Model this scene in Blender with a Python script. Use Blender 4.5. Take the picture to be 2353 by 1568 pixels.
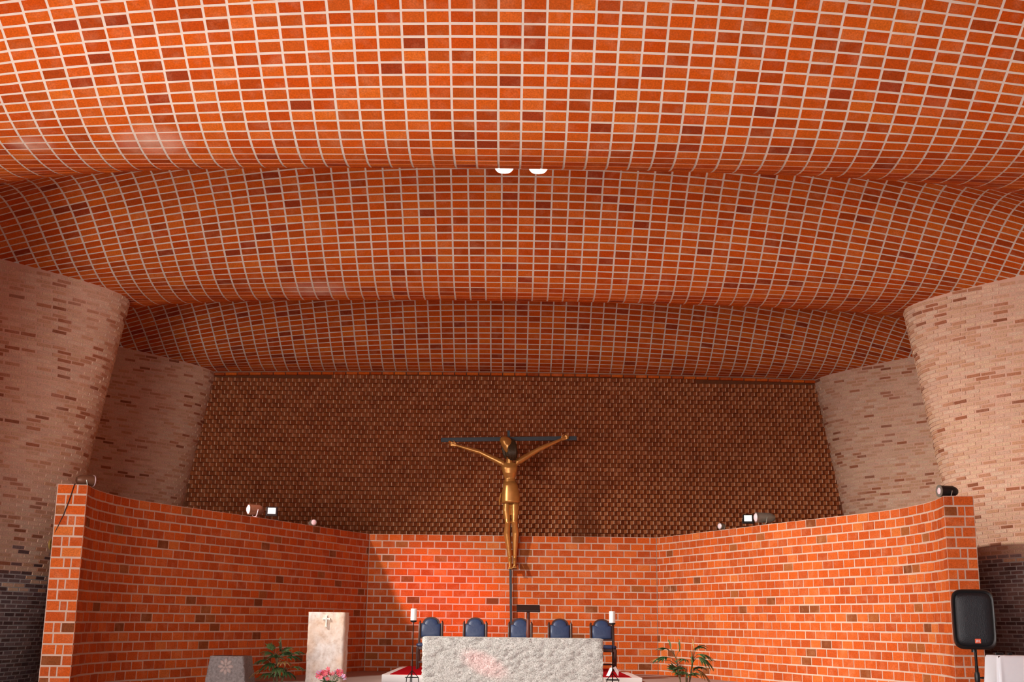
import bpy, bmesh, math, random
import numpy as np
from mathutils import Vector, Matrix
random.seed(7)
rng = np.random.default_rng(11)
for o in list(bpy.data.objects): bpy.data.objects.remove(o)
SC = bpy.context.scene; COL = SC.collection
R = math.radians
# ------------------------------------------------------------------ camera
EYE = Vector((-0.07, 0.0, 1.57))
FPX = 2784.0; PITCH = math.atan(646.0/FPX); ROLL = R(0.75)
cam = bpy.data.cameras.new('camera'); camo = bpy.data.objects.new('camera', cam); COL.objects.link(camo)
cam.sensor_fit = 'HORIZONTAL'; cam.sensor_width = 36.0; cam.lens = 36.0*FPX/2353.0
cam.clip_start = 0.05; cam.clip_end = 200
camo.location = EYE
camo.rotation_euler = (Matrix.Rotation(math.pi/2+PITCH, 3, 'X') @ Matrix.Rotation(ROLL, 3, 'Z')).to_euler()
SC.camera = camo
# ------------------------------------------------------------------ world, exposure, large lights
W = bpy.data.worlds.new('sky'); SC.world = W; W.use_nodes = True
W.node_tree.nodes['Background'].inputs[0].default_value = (0.62, 0.75, 0.95, 1)
W.node_tree.nodes['Background'].inputs[1].default_value = 1.0
SC.view_settings.view_transform = 'Standard'; SC.view_settings.look = 'None'
SC.view_settings.gamma = 1.0; SC.view_settings.use_curve_mapping = False
SC.view_settings.exposure = 0.24
SC.cycles.max_bounces = 4; SC.cycles.diffuse_bounces = 3; SC.cycles.glossy_bounces = 2; SC.cycles.transmission_bounces = 1; SC.cycles.caustics_reflective = False; SC.cycles.caustics_refractive = False
SC.cycles.use_light_tree = False; SC.cycles.adaptive_threshold = 0.02
def area(name, loc, target, sx, sy, power, col, spread=180):
    l = bpy.data.lights.new(name, 'AREA'); l.shape = 'RECTANGLE'; l.size = sx; l.size_y = sy
    l.energy = power; l.color = col; l.spread = R(spread)
    o = bpy.data.objects.new(name, l); COL.objects.link(o); o.location = loc
    o.rotation_euler = (Vector(target)-Vector(loc)).to_track_quat('-Z', 'Y').to_euler(); return o
def spot(name, loc, target, power, col, ang, blend, rad):
    l = bpy.data.lights.new(name, 'SPOT'); l.energy = power; l.color = col; l.spot_size = R(ang); l.spot_blend = blend
    l.shadow_soft_size = rad
    o = bpy.data.objects.new(name, l); COL.objects.link(o); o.location = loc
    o.rotation_euler = (Vector(target)-Vector(loc)).to_track_quat('-Z', 'Y').to_euler(); return o
# daylight through the entrance front behind the camera and the side doors on the left
area('entrance_daylight', (-4.6, -4.6, 2.7), (-1.0, 12, 2.8), 5.0, 4.2, 1100, (1.0, 0.96, 0.92))
area('side_door_daylight', (-7.1, 6.8, 2.2), (0, 11.0, 3.0), 4.6, 3.4, 900, (1.0, 0.96, 0.92))
# two unseen key lamps, added low in the vault to light the presbytery wall
KEYLOC = Vector((-7.85, 16.05, 6.72))
def aim(az, el): return Vector((math.sin(R(az))*math.cos(R(el)), math.cos(R(az))*math.cos(R(el)), math.sin(R(el))))
SAX = aim(58, -30)
area('added_key_light', KEYLOC+Vector((.0, .2, 0)), KEYLOC+Vector((.0, .2, 0))+aim(47, -27)*10, 0.4, 0.4, 62, (1.0, 0.93, 0.84), 42)
area('added_key_light', KEYLOC-Vector((.0, .2, 0)), KEYLOC-Vector((.0, .2, 0))+aim(74, -24)*10, 0.4, 0.4, 240, (1.0, 0.93, 0.84), 56)
# daylight through red glass beside the added key lamps
spot('red_glass_daylight', (-7.9, 15.9, 6.5), (-1.3, 24.4, 1.95), 4200, (1.0, 0.02, 0.06), 13, 1.0, 0.25)
spot('red_glass_daylight_low', (-7.0, 14.6, 3.9), (-0.42, 18.0, 0.98), 2600, (1.0, 0.12, 0.14), 2.7, 1.0, 0.02)
# ------------------------------------------------------------------ helpers
def proj(p):
    X, Y, Z = p[0]-EYE.x, p[1]-EYE.y, p[2]-EYE.z
    d = Y*math.cos(PITCH)+Z*math.sin(PITCH); v = Z*math.cos(PITCH)-Y*math.sin(PITCH)
    x = FPX*X/d; y = -FPX*v/d; c, s = math.cos(ROLL), math.sin(ROLL)
    return 1176.5+x*c-y*s, 784+x*s+y*c
def tag(o, label=None, cat=None, group=None, kind=None):
    if label: o['label'] = label
    if cat: o['category'] = cat
    if group: o['group'] = group
    if kind: o['kind'] = kind
    return o
def empty(name, loc, rz=0.0, label=None, cat=None, group=None, kind=None):
    o = bpy.data.objects.new(name, None); COL.objects.link(o); o.location = loc; o.rotation_euler = (0, 0, rz)
    o.empty_display_size = 0.1
    return tag(o, label, cat, group, kind)
def link(name, me, mat, parent=None):
    if mat is not None:
        me.materials.clear(); me.materials.append(mat)
    o = bpy.data.objects.new(name, me); COL.objects.link(o)
    if parent is not None: o.parent = parent
    return o
class MB:
    def __init__(s): s.bm = bmesh.new()
    def box(s, c, size, rot=None, bev=0.0, seg=2):
        r = bmesh.ops.create_cube(s.bm, size=1.0)
        vs = r['verts']; M = Matrix.Translation(c) @ (rot.to_4x4() if rot else Matrix.Identity(4)) @ Matrix.Diagonal((size[0], size[1], size[2], 1))
        bmesh.ops.transform(s.bm, matrix=M, verts=vs)
        if bev > 0:
            es = list({e for v in vs for e in v.link_edges})
            bmesh.ops.bevel(s.bm, geom=es, offset=bev, segments=seg, affect='EDGES', profile=0.5)
        return s
    def tube(s, pts, rad, n=10, cap=True):
        pts = [Vector(p) for p in pts]; rads = rad if isinstance(rad, (list, tuple)) else [rad]*len(pts)
        rings = []; prev = None
        for i, p in enumerate(pts):
            t = (pts[min(i+1, len(pts)-1)]-pts[max(i-1, 0)]).normalized()
            if prev is None:
                a = Vector((0, 0, 1)) if abs(t.z) < 0.9 else Vector((1, 0, 0))
                u = t.cross(a).normalized()
            else:
                u = (prev-t*prev.dot(t)).normalized()
            prev = u; w = t.cross(u)
            rings.append([s.bm.verts.new(p+(u*math.cos(2*math.pi*k/n)+w*math.sin(2*math.pi*k/n))*rads[i]) for k in range(n)])
        for a, b in zip(rings, rings[1:]):
            for k in range(n): s.bm.faces.new((a[k], a[(k+1) % n], b[(k+1) % n], b[k]))
        if cap:
            s.bm.faces.new(rings[0][::-1]); s.bm.faces.new(rings[-1])
        return s
    def loft(s, rings, n=24, cap=True, power=2.0):
        # rings: (center, rx, ry) in planes of constant z (or given axes u, v)
        out = []
        for r in rings:
            c = Vector(r[0]); rx, ry = r[1], r[2]
            u, v = (r[3], r[4]) if len(r) > 3 else (Vector((1, 0, 0)), Vector((0, 1, 0)))
            row = []
            for k in range(n):
                a = 2*math.pi*k/n; ca, sa = math.cos(a), math.sin(a)
                x = math.copysign(abs(ca)**(2/power), ca)*rx; y = math.copysign(abs(sa)**(2/power), sa)*ry
                row.append(s.bm.verts.new(c+u*x+v*y))
            out.append(row)
        for a, b in zip(out, out[1:]):
            for k in range(n): s.bm.faces.new((a[k], a[(k+1) % n], b[(k+1) % n], b[k]))
        if cap:
            s.bm.faces.new(out[0][::-1]); s.bm.faces.new(out[-1])
        return s
    def lathe(s, prof, axis_o=(0, 0, 0), M=None, n=24):
        rows = []
        for r, z in prof:
            rows.append([s.bm.verts.new((M or Matrix.Identity(4)) @ Vector((axis_o[0]+max(r, 1e-4)*math.cos(2*math.pi*k/n), axis_o[1]+max(r, 1e-4)*math.sin(2*math.pi*k/n), axis_o[2]+z))) for k in range(n)])
        for a, b in zip(rows, rows[1:]):
            for k in range(n): s.bm.faces.new((a[k], a[(k+1) % n], b[(k+1) % n], b[k]))
        s.bm.faces.new(rows[0][::-1]); s.bm.faces.new(rows[-1]); return s
    def prism(s, pts, axis, depth):
        # planar polygon extruded by vector
        a = [s.bm.verts.new(p) for p in pts]; b = [s.bm.verts.new(Vector(p)+Vector(axis)*depth) for p in pts]
        n = len(pts); s.bm.faces.new(a[::-1]); s.bm.faces.new(b)
        for k in range(n): s.bm.faces.new((a[k], a[(k+1) % n], b[(k+1) % n], b[k]))
        return s
    def build(s, name, mat, parent=None, smooth=False, angle=40):
        bmesh.ops.recalc_face_normals(s.bm, faces=s.bm.faces[:])
        me = bpy.data.meshes.new(name); s.bm.to_mesh(me); s.bm.free()
        if smooth:
            me.polygons.foreach_set('use_smooth', [True]*len(me.polygons))
            me.set_sharp_from_angle(angle=R(angle))
        return link(name, me, mat, parent)
# ------------------------------------------------------------------ materials
def lin(r, g, b):
    f = lambda c: (c/255/12.92) if c/255 <= 0.04045 else ((c/255+0.055)/1.055)**2.4
    return (f(r), f(g), f(b), 1.0)
def new_mat(name):
    m = bpy.data.materials.new(name); m.use_nodes = True
    nt = m.node_tree; b = nt.nodes['Principled BSDF']; return m, nt, b
def plain(name, col, rough=0.6, metal=0.0, var=0.12, scale=30.0, bump=0.0, spec=0.5, emit=None, estr=0.0):
    m, nt, b = new_mat(name); N = nt.nodes; L = nt.links
    tc = N.new('ShaderNodeTexCoord'); nz = N.new('ShaderNodeTexNoise'); nz.inputs['Scale'].default_value = scale; nz.inputs['Detail'].default_value = 2
    L.new(tc.outputs['Object'], nz.inputs['Vector'])
    mx = N.new('ShaderNodeMix'); mx.data_type = 'RGBA'
    c = col; mx.inputs[6].default_value = (c[0]*(1-var), c[1]*(1-var), c[2]*(1-var), 1); mx.inputs[7].default_value = (min(1, c[0]*(1+var)), min(1, c[1]*(1+var)), min(1, c[2]*(1+var)), 1)
    L.new(nz.outputs['Fac'], mx.inputs[0]); L.new(mx.outputs[2], b.inputs['Base Color'])
    b.inputs['Roughness'].default_value = rough; b.inputs['Metallic'].default_value = metal; b.inputs['Specular IOR Level'].default_value = spec
    if bump > 0:
        bp = N.new('ShaderNodeBump'); bp.inputs['Strength'].default_value = bump; bp.inputs['Distance'].default_value = 0.01
        L.new(nz.outputs['Fac'], bp.inputs['Height']); L.new(bp.outputs['Normal'], b.inputs['Normal'])
    if emit:
        m.cycles.emission_sampling = 'NONE'; b.inputs['Emission Color'].default_value = emit; b.inputs['Emission Strength'].default_value = estr
    return m
def brick_mat(name, rough=0.85, smear=0.22, smear_col=lin(225, 170, 130), scale=6.0, spec=0.12):
    m, nt, b = new_mat(name); N = nt.nodes; L = nt.links
    at = N.new('ShaderNodeAttribute'); at.attribute_name = 'tone'
    geo = N.new('ShaderNodeNewGeometry')
    n1 = N.new('ShaderNodeTexNoise'); n1.inputs['Scale'].default_value = scale; n1.inputs['Detail'].default_value = 2; L.new(geo.outputs['Position'], n1.inputs['Vector'])
    n2 = N.new('ShaderNodeTexNoise'); n2.inputs['Scale'].default_value = 60; n2.inputs['Detail'].default_value = 1; L.new(geo.outputs['Position'], n2.inputs['Vector'])
    r1 = N.new('ShaderNodeValToRGB'); r1.color_ramp.elements[0].position = 0.5; r1.color_ramp.elements[1].position = 0.85
    r1.color_ramp.elements[1].color = (smear, smear, smear, 1); L.new(n1.outputs['Fac'], r1.inputs[0])
    mx = N.new('ShaderNodeMix'); mx.data_type = 'RGBA'; L.new(r1.outputs[0], mx.inputs[0]); L.new(at.outputs['Color'], mx.inputs[6]); mx.inputs[7].default_value = smear_col
    hs = N.new('ShaderNodeHueSaturation'); mr = N.new('ShaderNodeMapRange'); mr.inputs[1].default_value = 0.3; mr.inputs[2].default_value = 0.7; mr.inputs[3].default_value = 0.82; mr.inputs[4].default_value = 1.15
    L.new(n2.outputs['Fac'], mr.inputs[0]); L.new(mr.outputs[0], hs.inputs['Value']); L.new(mx.outputs[2], hs.inputs['Color']); L.new(hs.outputs[0], b.inputs['Base Color'])
    b.inputs['Roughness'].default_value = rough; b.inputs['Specular IOR Level'].default_value = spec
    bp = N.new('ShaderNodeBump'); bp.inputs['Strength'].default_value = 0.35; bp.inputs['Distance'].default_value = 0.004
    L.new(n2.outputs['Fac'], bp.inputs['Height']); L.new(bp.outputs['Normal'], b.inputs['Normal'])
    return m
M_BRICK = brick_mat('fired_brick')
def stain(mat, spots, col):
    nt = mat.node_tree; N = nt.nodes; L = nt.links; b = N['Principled BSDF']; src = b.inputs['Base Color'].links[0].from_socket
    geo = N.new('ShaderNodeNewGeometry'); nz = N.new('ShaderNodeTexNoise'); nz.inputs['Scale'].default_value = 5; nz.inputs['Detail'].default_value = 2; L.new(geo.outputs['Position'], nz.inputs['Vector'])
    for p, rx, ry in spots:
        mp = N.new('ShaderNodeMapping'); mp.vector_type = 'POINT'; mp.inputs['Scale'].default_value = (1/rx, 1/ry, .4); mp.inputs['Location'].default_value = (-p[0]/rx, -p[1]/ry, -p[2]*.4); L.new(geo.outputs['Position'], mp.inputs['Vector'])
        ln = N.new('ShaderNodeVectorMath'); ln.operation = 'LENGTH'; L.new(mp.outputs[0], ln.inputs[0])
        mr = N.new('ShaderNodeMapRange'); mr.inputs[1].default_value = 0.3; mr.inputs[2].default_value = 1.0; mr.inputs[3].default_value = 0.85; mr.inputs[4].default_value = 0.0; L.new(ln.outputs['Value'], mr.inputs[0])
        mu = N.new('ShaderNodeMath'); mu.operation = 'MULTIPLY'; mu.use_clamp = True; L.new(mr.outputs[0], mu.inputs[0]); L.new(nz.outputs['Fac'], mu.inputs[1])
        mx = N.new('ShaderNodeMix'); mx.data_type = 'RGBA'; L.new(mu.outputs[0], mx.inputs[0]); L.new(src, mx.inputs[6]); mx.inputs[7].default_value = col; src = mx.outputs[2]
    L.new(src, b.inputs['Base Color'])
M_VAULT = brick_mat('vault_brick'); stain(M_VAULT, [((-3.3, 19.25, 6.85), .62, .3), ((-4.2, 13.0, 6.85), .5, .32), ((-5.6, 13.0, 6.8), .3, .2)], lin(228, 186, 164))
M_NAVE = brick_mat('mortar_washed_brick', smear=0.55, smear_col=lin(222, 178, 155), scale=1.3, rough=0.9, spec=0.15)
M_MORTAR_P = plain('wall_mortar', lin(206, 176, 158), 0.9, 0, 0.14, 5.0, 0.2, 0.2)
M_MORTAR = plain('lime_mortar', lin(224, 208, 194), 0.9, 0, 0.14, 5.0, 0.2, 0.2)
M_MORTAR_NAVE = plain('pinkish_mortar', lin(218, 174, 152), 0.95, 0, 0.12, 3.0, 0.2, 0.1)
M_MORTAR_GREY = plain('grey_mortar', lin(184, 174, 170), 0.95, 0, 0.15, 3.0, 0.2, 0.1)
M_BACK = plain('recess_brick', lin(110, 62, 38), 0.9, 0, 0.2, 8.0, 0.2, 0.1)
M_PLAINBRICK = plain('far_brick', lin(185, 90, 52), 0.85, 0, 0.2, 9.0, 0.2, 0.2)
M_FLOOR = plain('concrete_floor', lin(168, 150, 142), 0.6, 0, 0.12, 2.5, 0.1, 0.3)
M_MARBLE = plain('white_marble', lin(235, 232, 230), 0.35, 0, 0.05, 6.0, 0.0, 0.5)
M_CARPET = plain('red_carpet', lin(165, 8, 22), 0.95, 0, 0.15, 60.0, 0.5, 0.05)
def pal(cols, g=1.0, b=1.0, r=1.0):
    return [(lin(*c)[0]*r, lin(*c)[1]*g, lin(*c)[2]*b) for c in cols]
PAL_VAULT = pal([(196, 84, 40), (202, 88, 42), (190, 78, 38), (206, 94, 48), (186, 72, 34), (198, 90, 52), (176, 70, 36), (210, 102, 56), (192, 86, 50), (166, 66, 38), (204, 86, 38), (182, 80, 46), (150, 58, 46), (210, 100, 62), (194, 76, 32), (160, 62, 50)], 1.02, 0.36)
PAL_PRES = pal([(196, 88, 48), (202, 92, 50), (188, 80, 42), (208, 100, 58), (184, 78, 40), (200, 92, 54), (178, 76, 44), (206, 96, 50), (192, 88, 52), (138, 72, 48), (204, 90, 44), (184, 82, 48), (126, 66, 46), (206, 108, 66), (196, 84, 40), (160, 88, 58)], 1.03, 0.6)
PAL_NAVE = pal([(196, 146, 122), (200, 150, 126), (190, 138, 112), (186, 130, 104), (194, 148, 126), (182, 128, 102), (176, 116, 90), (198, 152, 130), (188, 136, 112), (162, 98, 72), (192, 142, 118), (150, 84, 60), (196, 148, 122), (184, 126, 98), (134, 74, 52), (190, 140, 120)], 1.6, 1.62, 1.28)
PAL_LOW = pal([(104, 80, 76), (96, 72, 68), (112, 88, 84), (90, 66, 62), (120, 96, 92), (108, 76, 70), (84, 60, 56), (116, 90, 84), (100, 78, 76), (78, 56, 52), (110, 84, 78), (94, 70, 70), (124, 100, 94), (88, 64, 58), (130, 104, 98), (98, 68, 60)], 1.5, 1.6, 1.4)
PAL_TOOTH = pal([(196, 112, 66), (188, 104, 60), (202, 118, 70), (182, 98, 56), (192, 106, 58), (206, 124, 78), (176, 94, 54), (198, 114, 68)], .72, .7, .74)
# ------------------------------------------------------------------ brick laying
FRUST = np.array([(-.5, -.5, -1), (.5, -.5, -1), (.5, .5, -1), (-.5, .5, -1), (-.485, -.47, 0), (.485, -.47, 0), (.485, .47, 0), (-.485, .47, 0)], float)
FFACE = np.array([(4, 5, 6, 7), (0, 1, 5, 4), (1, 2, 6, 5), (2, 3, 7, 6), (3, 0, 4, 7)])
def tone_attr(me, cols):
    a = me.color_attributes.new('tone', 'FLOAT_COLOR', 'CORNER')
    c = np.ones((len(me.loops), 4), np.float32); c[:, :3] = cols; a.data.foreach_set('color', c.ravel())
def unit_mesh(name, V, F, colr, mat, face_cols=None):
    me = bpy.data.meshes.new(name); me.from_pydata([tuple(v) for v in V], [], [tuple(int(i) for i in f) for f in F])
    if face_cols is None: tone_attr(me, np.tile(colr, (len(me.loops), 1)))
    else: tone_attr(me, np.concatenate([np.tile(c, (len(f), 1)) for c, f in zip(face_cols, F)]))
    me.materials.append(mat); return me
def lay(parent, items, palette, mat, depth=0.03, nmax=300, name='brick', V=FRUST, F=FFACE, visible=None, nose=None):
    """items: (C, U, Vv, N, w, h, tone index). C is the centre of the exposed face."""
    n = len(items)
    C = np.array([i[0] for i in items]); U = np.array([i[1] for i in items]); VV = np.array([i[2] for i in items]); NN = np.array([i[3] for i in items])
    w = np.array([i[4] for i in items]); h = np.array([i[5] for i in items]); t = np.array([i[6] for i in items])
    # size on the photograph
    pts = []
    for sx, sy in ((-.5, -.5), (.5, -.5), (.5, .5), (-.5, .5)):
        q = C+U*(w*sx)[:, None]+VV*(h*sy)[:, None]-np.array(EYE)
        d = q[:, 1]*math.cos(PITCH)+q[:, 2]*math.sin(PITCH); v = q[:, 2]*math.cos(PITCH)-q[:, 1]*math.sin(PITCH)
        d = np.where(d < 0.5, 1e9, d); pts.append(np.stack([FPX*q[:, 0]/d, -FPX*v/d], 1))
    ar = 0
    for a in range(4):
        p, q = pts[a], pts[(a+1) % 4]; ar = ar+p[:, 0]*q[:, 1]-p[:, 1]*q[:, 0]
    ar = np.abs(ar)/2
    m = (pts[0]+pts[2])/2
    face = np.einsum('ij,ij->i', NN, np.array(EYE)-C) > 0
    ok = (np.abs(m[:, 0]) < 1170) & (np.abs(m[:, 1]) < 780) & face
    if visible is not None:
        idx = np.nonzero(ok)[0]
        for i in idx: ok[i] = visible(C[i])
    order = np.argsort(-np.where(ok, ar, 0)); single = set(int(i) for i in order[:nmax] if ok[i])
    cache = {}
    fcs = lambda col: None if nose is None else [nose if k == 0 else col for k in range(len(F))]
    for i in single:
        if t[i] not in cache: cache[t[i]] = unit_mesh(name, V, F, palette[t[i]], mat, fcs(palette[t[i]]))
        o = bpy.data.objects.new(name, cache[t[i]]); COL.objects.link(o); o.parent = parent
        Mx = Matrix(((U[i][0]*w[i], VV[i][0]*h[i], NN[i][0]*depth, C[i][0]), (U[i][1]*w[i], VV[i][1]*h[i], NN[i][1]*depth, C[i][1]), (U[i][2]*w[i], VV[i][2]*h[i], NN[i][2]*depth, C[i][2]), (0, 0, 0, 1)))
        o.matrix_basis = parent_inv(parent) @ Mx
    rest = np.array([i for i in range(n) if i not in single], int)
    if len(rest):
        nv, nf = len(V), len(F)
        P = (C[rest][:, None, :]+U[rest][:, None, :]*(w[rest][:, None]*V[:, 0][None])[..., None]+VV[rest][:, None, :]*(h[rest][:, None]*V[:, 1][None])[..., None]+NN[rest][:, None, :]*(depth*V[:, 2])[None, :, None])
        me = bpy.data.meshes.new(name+'s_remaining')
        verts = P.reshape(-1, 3)
        loops = []; starts = []; tot = 0; lens = [len(f) for f in F]
        base = (np.arange(len(rest))*nv)
        fl = np.concatenate([np.array(f) for f in F])
        L = (base[:, None]+fl[None]).ravel()
        me.vertices.add(len(verts)); me.vertices.foreach_set('co', verts.astype(np.float32).ravel())
        me.loops.add(len(L)); me.loops.foreach_set('vertex_index', L.astype(np.int32))
        lt = np.tile(lens, len(rest)); ls = np.concatenate([[0], np.cumsum(lt)[:-1]])
        me.polygons.add(len(lt)); me.polygons.foreach_set('loop_start', ls.astype(np.int32))
        me.update(calc_edges=True); me.shade_flat()
        pc = np.array(palette)[t[rest]]
        cc = np.repeat(pc[:, None, :], len(fl), 1)
        if nose is not None: cc[:, :lens[0], :] = nose
        tone_attr(me, cc.reshape(-1, 3)); me.materials.append(mat)
        o = bpy.data.objects.new(name+'s_remaining', me); COL.objects.link(o); o.parent = parent; o['kind'] = 'stuff'
        o.matrix_basis = parent_inv(parent)
def parent_inv(p):
    return p.matrix_basis.inverted() if p is not None else Matrix.Identity(4)
def surf_mesh(name, fn, us, vs, mat, parent=None, skip=None, kind='structure', thick=None):
    me = bpy.data.meshes.new(name); V = [fn(u, v) for u in us for v in vs]; nv = len(vs); F = []
    for i in range(len(us)-1):
        for j in range(nv-1):
            if skip and skip((us[i]+us[i+1])/2, (vs[j]+vs[j+1])/2): continue
            F.append((i*nv+j, (i+1)*nv+j, (i+1)*nv+j+1, i*nv+j+1))
    me.from_pydata(V, [], F); me.polygons.foreach_set('use_smooth', [True]*len(F))
    o = link(name, me, mat, parent)
    if parent is None: o['kind'] = kind
    return o
# ------------------------------------------------------------------ the room's shape
T = 6.2; YV = 13.4; ZW = 6.77; WM = 7.68; WA = 1.17; YB = 25.8
R0 = 0.08; RISE = 1.65; PW = 2.2; A0 = 0.17
def wall_w(y, z):
    return WM-WA*max(0.0, min(z/ZW, 1.0))*math.cos(2*math.pi*(y-YV)/T)
def vault_z(x, y):
    w = wall_w(y, ZW); r = RISE*(1-math.cos(2*math.pi*(y-YV)/T))/2
    return ZW+R0*(1-(x/6.6)**2)+r*(A0+(1-A0)*(1-abs(x/w)**PW))
def vault_frame(x, y, e=0.01):
    zx = (vault_z(x+e, y)-vault_z(x-e, y))/(2*e); zy = (vault_z(x, y+e)-vault_z(x, y-e))/(2*e)
    U = Vector((1, 0, zx)); V = Vector((0, 1, zy)); return U.normalized(), V.normalized(), U.length, V.length
def vault_visible(c):
    d = Vector(c)-EYE
    for k in range(1, 60):
        p = EYE+d*(k/60.0)
        if p.y > 6.5 and p.z > vault_z(p.x, p.y)+0.02: return False
    w = wall_w(c[1], ZW); return abs(c[0]) < w-0.1
# floor, platform, steps
def slab(name, x0, x1, y0, y1, z0, z1, mat, kind='structure', parent=None, bev=0.01):
    o = MB().box(((x0+x1)/2, (y0+y1)/2, (z0+z1)/2), (x1-x0, y1-y0, z1-z0), bev=bev, seg=1).build(name, mat, parent)
    if parent is None and kind: o['kind'] = kind
    return o
slab('floor', -7.6, 7.6, -5.2, 26.0, -0.3, 0.0, M_FLOOR, bev=0)
slab('floor_presbytery', -7.4, 7.4, 13.0, 26.0, 0.0, 0.46, M_FLOOR)
slab('floor_step', -7.45, 7.45, 12.6, 13.0, 0.0, 0.31, M_FLOOR); slab('floor_step', -7.45, 7.45, 12.2, 12.6, 0.0, 0.155, M_FLOOR)
slab('floor_altar_level', -4.9, 4.9, 20.0, 25.0, 0.46, 0.61, M_FLOOR)
# ------------------------------------------------------------------ vaulted brick ceiling, one bay after another
JX, PX, PY = 0.021, 0.2575, 0.147
rows = []; y = YV-T-0.6; acc = 0.0; dy = 0.002
while y < YB:
    s = math.sqrt(1+((vault_z(0, y+dy)-vault_z(0, y))/dy)**2)*dy
    acc += s
    if acc >= PY: rows.append(y); acc -= PY
    y += dy
LAB = ['near orange brick vault bay across the top of the picture', 'middle orange brick vault bay below the two round lamps', 'far brick vault bay meeting the patterned end wall']
for b, (ya, yb) in enumerate([(YV-T, YV), (YV, YV+T), (YV+T, YB)]):
    ys = np.linspace(ya, yb, 125); xs = np.linspace(-1, 1, 141)
    root = surf_mesh('ceiling', lambda yy, u: (u*(wall_w(yy, ZW)+0.3), yy, vault_z(u*(wall_w(yy, ZW)+0.3), yy)+0.0008), ys, xs, M_MORTAR)
    root['label'] = LAB[b]
    it = []
    for i in range(len(rows)-1):
        ym = (rows[i]+rows[i+1])/2; dyy = rows[i+1]-rows[i]
        if not (ya <= ym < yb): continue
        w = wall_w(ym, ZW)
        for k in range(-36, 36):
            x = (k+0.5)*PX
            if abs(x) > w+0.12: continue
            U, V, lu, lv = vault_frame(x, ym); N = V.cross(U).normalized()
            a = random.gauss(0, 0.006); U2 = (U+V*a).normalized(); N = V.cross(U2).normalized(); V2 = U2.cross(-N) if False else V
            hh = dyy*lv-0.021+random.uniform(-.003, .003); ww = PX*lu-JX+random.uniform(-.004, .004)
            pr = 0.0026+random.uniform(-.0005, .0012)
            it.append((Vector((x, ym, vault_z(x, ym)))+N*pr, U2, V2, N, ww, max(hh, 0.02), random.choices(range(16), weights=[5, 5, 5, 5, 4, 4, 3, 3, 3, 2, 4, 3, 1.2, 1.5, 4, 1.2])[0]))
    lay(root, it, PAL_VAULT, M_VAULT, visible=vault_visible)
ys = np.linspace(-5.2, YV-T, 101); xs = np.linspace(-1, 1, 31)
surf_mesh('ceiling', lambda yy, u: (u*(wall_w(yy, ZW)+0.3), yy, vault_z(u*(wall_w(yy, ZW)+0.3), yy)), ys, xs, M_PLAINBRICK)['label'] = 'vault bays nearer the entrance'
# ------------------------------------------------------------------ undulating nave walls
def nave_wall(side, name, label, skip=None):
    ys = np.linspace(-5.2, YB+0.05, 187); zs = np.linspace(0, ZW, 85)
    top = lambda yy: min(vault_z(wall_w(yy, ZW), yy), vault_z(wall_w(yy, ZW)+.1, yy))+.02
    root = surf_mesh(name, lambda yy, z: (side*(wall_w(yy, z*top(yy)/ZW)+0.004), yy, z*top(yy)/ZW), ys, zs, M_MORTAR_NAVE, skip=skip)
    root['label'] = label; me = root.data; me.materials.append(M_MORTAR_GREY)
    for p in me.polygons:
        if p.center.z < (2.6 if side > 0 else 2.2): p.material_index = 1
    it = []; z = 0.0; c = 0
    while z < ZW+.12:
        zc = z+0.031; yy = 15.6+(0.125 if c % 2 else 0)
        while yy < YB-0.1:
            ps = 0.255
            e = 0.01
            ty = Vector((side*(wall_w(yy+e, zc)-wall_w(yy-e, zc))/(2*e), 1, 0)); st = ps/ty.length; ym = yy+st/2
            if zc+.035 < top(ym) and not (skip and skip(ym, zc)):
                U = Vector((side*(wall_w(ym+e, zc)-wall_w(ym-e, zc))/(2*e), 1, 0)).normalized()
                V = Vector((side*(wall_w(ym, zc+e)-wall_w(ym, zc-e))/(2*e), 0, 1)).normalized()
                N = U.cross(V).normalized()
                if N.x*side > 0: N = -N; U = -U
                t = random.choices(range(16), weights=[5, 5, 5, 4, 5, 4, 3.5, 5, 5, 2.6, 5, 2.2, 5, 4, 1.4, 5])[0]
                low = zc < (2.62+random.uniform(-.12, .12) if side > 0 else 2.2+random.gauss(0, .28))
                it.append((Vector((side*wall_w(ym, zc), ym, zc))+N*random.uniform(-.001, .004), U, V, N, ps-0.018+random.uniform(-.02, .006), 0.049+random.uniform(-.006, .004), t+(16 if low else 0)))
            yy += st
        z += 0.062; c += 1
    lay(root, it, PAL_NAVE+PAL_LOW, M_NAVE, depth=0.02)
    return root
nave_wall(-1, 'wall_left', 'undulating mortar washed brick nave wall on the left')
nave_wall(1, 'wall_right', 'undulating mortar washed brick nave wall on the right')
# square frame added around the key lamps, no opening behind it
M_FRAME = plain('grey_steel', lin(80, 82, 86), 0.5, 0.6)
wr = empty('added_lamp_frame', KEYLOC-SAX*.02, 0, kind='structure', label='square frame added around the unseen key lamps on the left')
wr.rotation_euler = SAX.to_track_quat('-Z', 'Y').to_euler()
m = MB()
for q in (-.33, .33): m.box((q, 0, .03), (.06, .72, .06)).box((0, q, .03), (.72, .06, .06))
m.build('square_frame', M_FRAME, wr)
wr = empty('window_2', (-7.28, 14.6, 3.9), 0, kind='structure', label='small red glass window in the left nave wall')
MB().box((0, 0, 0), (.06, .34, .34), bev=.005).build('square_frame', M_FRAME, wr); MB().box((.035, 0, 0), (.012, .26, .26)).build('pane', plain('red_glass', lin(190, 12, 20), 0.1), wr)
# entrance front behind the camera
m = MB(); m.box((-6.5, -5.1, 4.2), (4.2, .2, 8.6)).box((6.5, -5.1, 4.2), (4.2, .2, 8.6)).box((0, -5.1, 7.3), (8.9, .2, 2.6)); o = m.build('wall_front', M_PLAINBRICK); o['kind'] = 'structure'
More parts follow.
